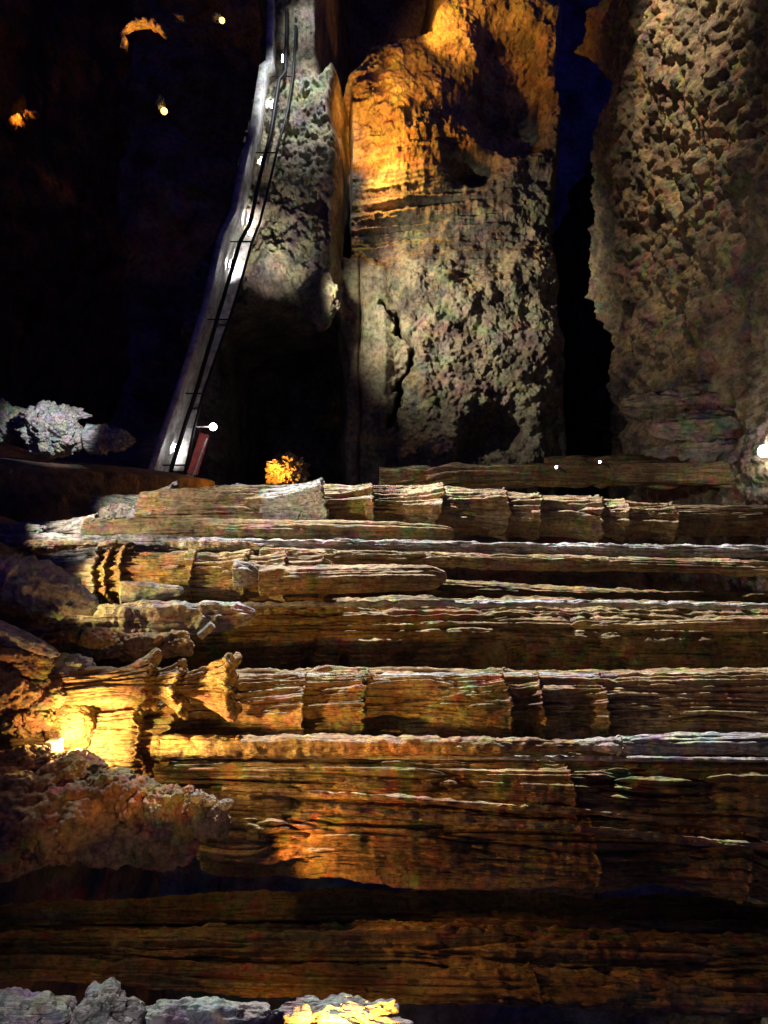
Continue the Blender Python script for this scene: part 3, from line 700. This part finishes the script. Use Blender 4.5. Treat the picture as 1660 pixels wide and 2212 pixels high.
for i, (x, y, rx, ry, d, mt, lb) in enumerate([
    (40, 1432, 66, 34, 9.8, 'rubble', 'yellowish ribbed rock just under the smooth grey slab'),
    (28, 1498, 60, 42, 9.7, 'rubble', 'orange brown rock at the edge beside the smooth boulder'),
    (92, 1508, 46, 36, 9.8, 'rubble', 'dull brown rock touching the smooth boulder'),
    (150, 1460, 60, 44, 10.2, 'grey', 'grey topped rock between the cups and the brown rocks'),
    (60, 1560, 52, 28, 9.6, 'rubble', 'dark brown rock sunk beside the lamp mound'),
    (120, 1400, 64, 28, 10.8, 'rubble', 'brown rock beneath the ringed stalagmite, nearest to the slab'),
    (210, 1392, 62, 34, 10.8, 'rubble', 'brown crumbly rock between the ringed stalagmite and the cups'),
    (300, 1398, 52, 30, 10.9, 'rubble', 'brown rock in the row above the ragged cups'),
    (376, 1392, 42, 26, 11.0, 'rubble', 'last brown rock of the row, next to the yellow block'),
    (30, 1330, 70, 26, 11.0, 'rubble', 'ochre rock at the edge between ribbed mound and slab'),
    (255, 1108, 44, 20, 15.2, 'grey', 'grey rubble rock at the foot of the toothed fan cap'),
    (312, 1112, 34, 16, 15.0, 'grey', 'small grey rock below the toothed fan cap'),
    (430, 1096, 56, 30, 15.6, 'grey', 'pinkish grey lump at the foot of the ringed column'),
    (500, 1066, 60, 20, 15.4, 'grey', 'grey lump along the upper edge of the ringed column'),
    (20, 1150, 70, 16, 13.8, 'pale', 'pale flat rock at the edge beside the flared stalagmite'),
    (160, 1180, 130, 12, 13.0, 'rubble', 'long low ridge of crumbly rock above the warm lit column'),
    (440, 1178, 120, 11, 13.0, 'pale', 'long pale crust of crumbly rock above the warm lit column'),
  ]):
    R('cave_rock', lb, x, y, rx, ry, d, M[mt], 60 + i, amp=.4, wf=1.9, wamp=.14, n=110)
tag(R('terrain', None, 60, 2450, 900, 210, 5.5, M['earth'], 89, amp=.2, wf=3, wamp=.08, rd=.7, n=200), 'dark rock bank carrying the bottom row of rocks', 'rock bank', kind='structure')
R('boulder', 'whitish rock in the bottom corner of the scene', 60, 2190, 80, 46, 5.4, M['pale'], 90, amp=.4, wf=1.4, wamp=.1)
R('boulder', 'pale upright rock at the bottom, between corner rock and dark rock', 225, 2196, 70, 56, 5.3, M['pale'], 91, amp=.42, wf=1.4, wamp=.1, tilt=.5)
R('boulder', 'dark bluish rock at the bottom beneath the low column', 430, 2206, 130, 42, 5.4, M['grey'], 92, amp=.4, wf=1.4, wamp=.1)
R('boulder', 'blazing yellow orange rock at the bottom edge', 735, 2222, 138, 60, 5.0, M['pale'], 93, amp=.45, wf=1.3, wamp=.16)
R('nodule_cluster', 'small cluster of nodules lit bright orange, on the ledge past the ringed column', 622, 1012, 40, 34, 21.0, M['column'], 94, amp=.4, wf=3.0, wamp=.28)
mb = MB()  # small tilted box, its kind left open
c = P(446, 1362, 10.4); t = P(462, 1348, 10.4) - P(430, 1376, 10.4); t /= np.linalg.norm(t); n = np.array([.35, -.9, .2]); n -= t * n.dot(t); n /= np.linalg.norm(n)
mb.box(c, t * .13, np.cross(t, n) * .05, n * .05)
o = mb.build('squared_block', M['pale'], None, c - np.array([0, 0, .1]), .012, False); tag(o, 'small yellowish squared block tilted in the dark hollow', 'stone block')
# far lit rocks across the chasm
def rock_arch(label, pts, d, mat, seed):
    q = np.array(pts, float); n, m = 90, 40
    t = np.linspace(0, 1, n); s = np.linspace(0, 1, len(q))
    px, py, pr = (np.interp(t, s, q[:, k]) for k in (0, 1, 2))
    for _ in range(6):
        px[1:-1] = (px[:-2] + px[1:-1] * 2 + px[2:]) / 4; py[1:-1] = (py[:-2] + py[1:-1] * 2 + py[2:]) / 4
    a = np.linspace(0, 2 * math.pi, m, endpoint=False)[None, :]
    dx, dy = np.gradient(px), np.gradient(py); L_ = np.hypot(dx, dy) + 1e-6; nx, ny = (-dy / L_)[:, None], (dx / L_)[:, None]
    r = pr[:, None] * (1 + .7 * fbm(px[:, None] * .12, np.cos(a) * 1.2, np.sin(a) * 1.2, 4, seed)); r[0] *= .05; r[-1] *= .05
    X = (py[:, None] + ny * r * np.cos(a) - 1106) * K * d; Z = (px[:, None] + nx * r * np.cos(a) - 830) * K * d
    Y = d + r * np.sin(a) * K * d * 1.4
    o = grid('rock_arch', np.stack([X, Y, Z], -1), mat, True, None, P(q[0][0], q[0][1], d))
    tag(o, label, 'rock')
rock_arch('distant arch of rock glowing yellow orange high in the dark', [(264, 112, 9), (268, 92, 9), (262, 74, 4), (290, 54, 8), (322, 48, 10), (344, 60, 11), (362, 74, 9)], 44, M['pale'], 95)
R('cave_rock', 'pinkish scrap of distant rock between the glowing arch and a yellow lamp', 385, 38, 14, 10, 44, M['pale'], 96, amp=.4)
rock_arch('dim orange sliver of distant rock alone at the dark edge', [(20, 280, 7), (34, 264, 12), (54, 256, 13), (84, 246, 6)], 44, M['rubble'], 97)
R('cave_rock', 'tiny pinkish crag beside the lone warm lamp in the dark', 347, 222, 9, 15, 42.2, M['pale'], 98, amp=.5)
R('cave_rock', 'tiny crag above the yellow lamp near the far end of the railing', 470, 38, 10, 8, 42.2, M['pale'], 99, amp=.5)
def far_lamp(x, y, d, r, label, power):
    root = empty('flood_lamp', P(x - 12, y, d)); tag(root, label, 'lamp', 'distant warm lamps in the dark')
    mb = MB(); mb.tube([P(x - 13, y + 3, d + .2), P(x - 5, y, d)], .05); mb.build('stand', M['iron'], root, P(x - 12, y, d))
    rock('bulb', None, x, y, r, r, d, M['bulb_warm'], 3, amp=0, wamp=0, n=24, parent=root)
    light('POINT', 'flood_lamp_light', P(x + 3, y - 2, d - .6), (1, .7, .3), power, .1)
far_lamp(355, 240, 42, 7, 'small warm lamp alone in the dark, farther from the railing', 7)
far_lamp(480, 44, 42, 6, 'small yellow lamp in the dark near the far end of the railing', 6)

# the flood lamp on the floor
root = empty('flood_lamp', P(110, 1622, 9.3)); tag(root, 'floor flood lamp half hidden by the brown mound, blazing yellow white', 'lamp')
mb = MB(); c = P(112, 1625, 9.3); mb.box(c, [.16, 0, 0], [0, .12, 0], [0, 0, .05]); mb.build('housing', M['lampbody'], root, c, .02, False)
mb = MB(); c2 = P(128, 1622, 9.3); mb.box(c2, [.13, 0, 0], [0, .10, 0], [0, 0, .012]); mb.build('lens', M['bulb_flood'], root, c2, 0, False)
# white lamp at the edge
root = empty('ceiling_lamp', P(1665, 972, 16.5)); tag(root, 'glaring white lamp on the flowstone at the picture edge', 'lamp')
rock('bulb', None, 1650, 975, 11, 13, 16.4, M['bulb_white'], 3, amp=.1, wamp=0, n=24, parent=root)
mb = MB(); mb.tube([P(1652, 972, 16.7), P(1700, 966, 16.9)], .05); mb.build('bracket', M['iron'], root, P(1665, 972, 16.5))
light('POINT', 'ceiling_lamp_light', P(1640, 968, 16.0), (1, .95, 1), 60, .1)
for x, y, lb in ((1202, 1009, 'tiny white lamp glinting below the gap under the ceiling'), (1296, 998, 'tiny white lamp glinting next to the hanging flowstone')):
    root = empty('glint_lamp', P(x + 10, y, 17)); tag(root, lb, 'lamp', 'tiny white lamps under the ceiling gap')
    rock('bulb', None, x, y, 2.6, 2.6, 16.6, M['bulb_white'], 3, amp=.1, wamp=0, n=16, parent=root)
    mb = MB(); mb.tube([P(x + 3, y, 16.6), P(x + 22, y + 12, 17.2)], .02, 6); mb.build('bracket', M['iron'], root, P(x + 10, y, 20))

# ================================================================== light
WARM = (1, .62, .20); AMB = (1, .37, .045); YEL = (1, .74, .28); COOL = (.93, .96, 1.0)
light('SPOT', 'floor_flood', P(140, 1612, 9.0), WARM, 1400, .06, P(1000, 1490, 9.6), 76, .6)
light('SPOT', 'floor_flood_spill', P(140, 1612, 9.2), WARM, 400, .05, P(215, 1560, 10.1), 118, .8)
light('POINT', 'floor_flood_glow', P(118, 1590, 9.2), WARM, 70, .05)
light('SPOT', 'rim_flood', np.array([-15, 19.2, -4]), (.86, .92, 1.0), 80000, .1, P(1240, 1430, 11), 43, .8)  # unseen rim light above the chasm, well away from the walkway
light('SPOT', 'low_white', P(-120, 985, 12.5), (1, .95, .86), 1500, .06, P(600, 1130, 15), 80, .6)
light('SPOT', 'amber_low', P(-40, 1230, 10.95), YEL, 900, .06, P(520, 1240, 12.4), 64, .7)
light('SPOT', 'wall_orange', P(815, 170, 29.6), AMB, 1300, .2, P(905, 175, 33), 62, 1.0)
light('SPOT', 'mound_orange', P(480, 1845, 8.9), (1, .44, .09), 330, .05, P(1250, 1800, 9.7), 84, .7)
light('SPOT', 'wall_orange', P(762, 330, 30.4), AMB, 2600, .2, P(872, 235, 33), 112, .7)
light('SPOT', 'wall_orange', P(925, 20, 30.9), AMB, 1700, .2, P(1000, 70, 33.2), 96, .7)
light('SPOT', 'wall_orange', P(800, 330, 31.0), (1, .50, .12), 1700, .15, P(900, 500, 33), 110, .9)
light('SPOT', 'wall_white', P(660, 560, 26.5), (1, .92, .70), 6300, .15, P(1000, 670, 32), 84, 1.0)
light('SPOT', 'ledge_white', P(640, -210, 24.5), COOL, 7500, .2, P(650, 270, 31), 42, 1.0)
light('SPOT', 'ledge_top', P(600, -80, 26.5), COOL, 1300, .12, P(664, 70, 30.6), 36, .9)
light('SPOT', 'ledge_low', P(575, 590, 27.8), (1, .95, .82), 800, .1, P(600, 530, 31), 84, 1.0)
light('SPOT', 'ceiling_wash', np.array([-19, 18, 3.5]), (1, .78, .48), 8500, .12, P(1570, 130, 21), 62, 1.0)
light('POINT', 'nodule_light', P(588, 1026, 20.2), (1, .48, .07), 130, .05)
light('SPOT', 'crust_light', P(190, 800, 14.6), (.8, .88, 1), 620, .06, P(120, 930, 17), 40, .6)
light('SPOT', 'bottom_flood', P(780, 2330, 4.35), (1, .50, .07), 900, .05, P(735, 2205, 5.05), 70, .6)
light('POINT', 'bottom_glow', P(420, 2250, 7.6), (1, .52, .16), 6, .06)
light('SPOT', 'bottom_white', P(-60, 2160, 4.0), COOL, 42, .06, P(200, 2200, 5.3), 80, .6)
light('SPOT', 'far_orange', P(272, 112, 43.2), AMB, 420, .1, P(315, 60, 44), 80, .6)
light('POINT', 'far_orange', P(296, 76, 43.5), AMB, 40, .1)
light('SPOT', 'far_orange', P(22, 250, 43.0), AMB, 130, .1, P(52, 260, 44), 90, .5)
light('SPOT', 'warm_fill', np.array([-9.5, 6.4, -6.8]), (1, .58, .22), 700, .08, P(820, 1620, 10), 50, .9)  # unseen warm fill added to lift the column bodies

W = bpy.data.worlds.new('World'); SC.world = W; W.use_nodes = True
W.node_tree.nodes['Background'].inputs[0].default_value = (.02, .02, .20, 1)
W.node_tree.nodes['Background'].inputs[1].default_value = .6

# ================================================================== camera
cam = bpy.data.cameras.new('camera'); co = bpy.data.objects.new('camera', cam); COL.objects.link(co)
from mathutils import Matrix
co.matrix_world = Matrix(((0, -1, 0, 0), (0, 0, -1, 0), (1, 0, 0, 0), (0, 0, 0, 1)))
cam.sensor_fit = 'VERTICAL'; cam.sensor_height = 36; cam.lens = 26; cam.clip_end = 300; cam.clip_start = .05
SC.camera = co
SC.view_settings.view_transform = 'Standard'; SC.view_settings.look = 'None'
SC.view_settings.exposure = 0; SC.view_settings.gamma = 1
SC.cycles.max_bounces = 4; SC.cycles.diffuse_bounces = 2; SC.cycles.glossy_bounces = 2
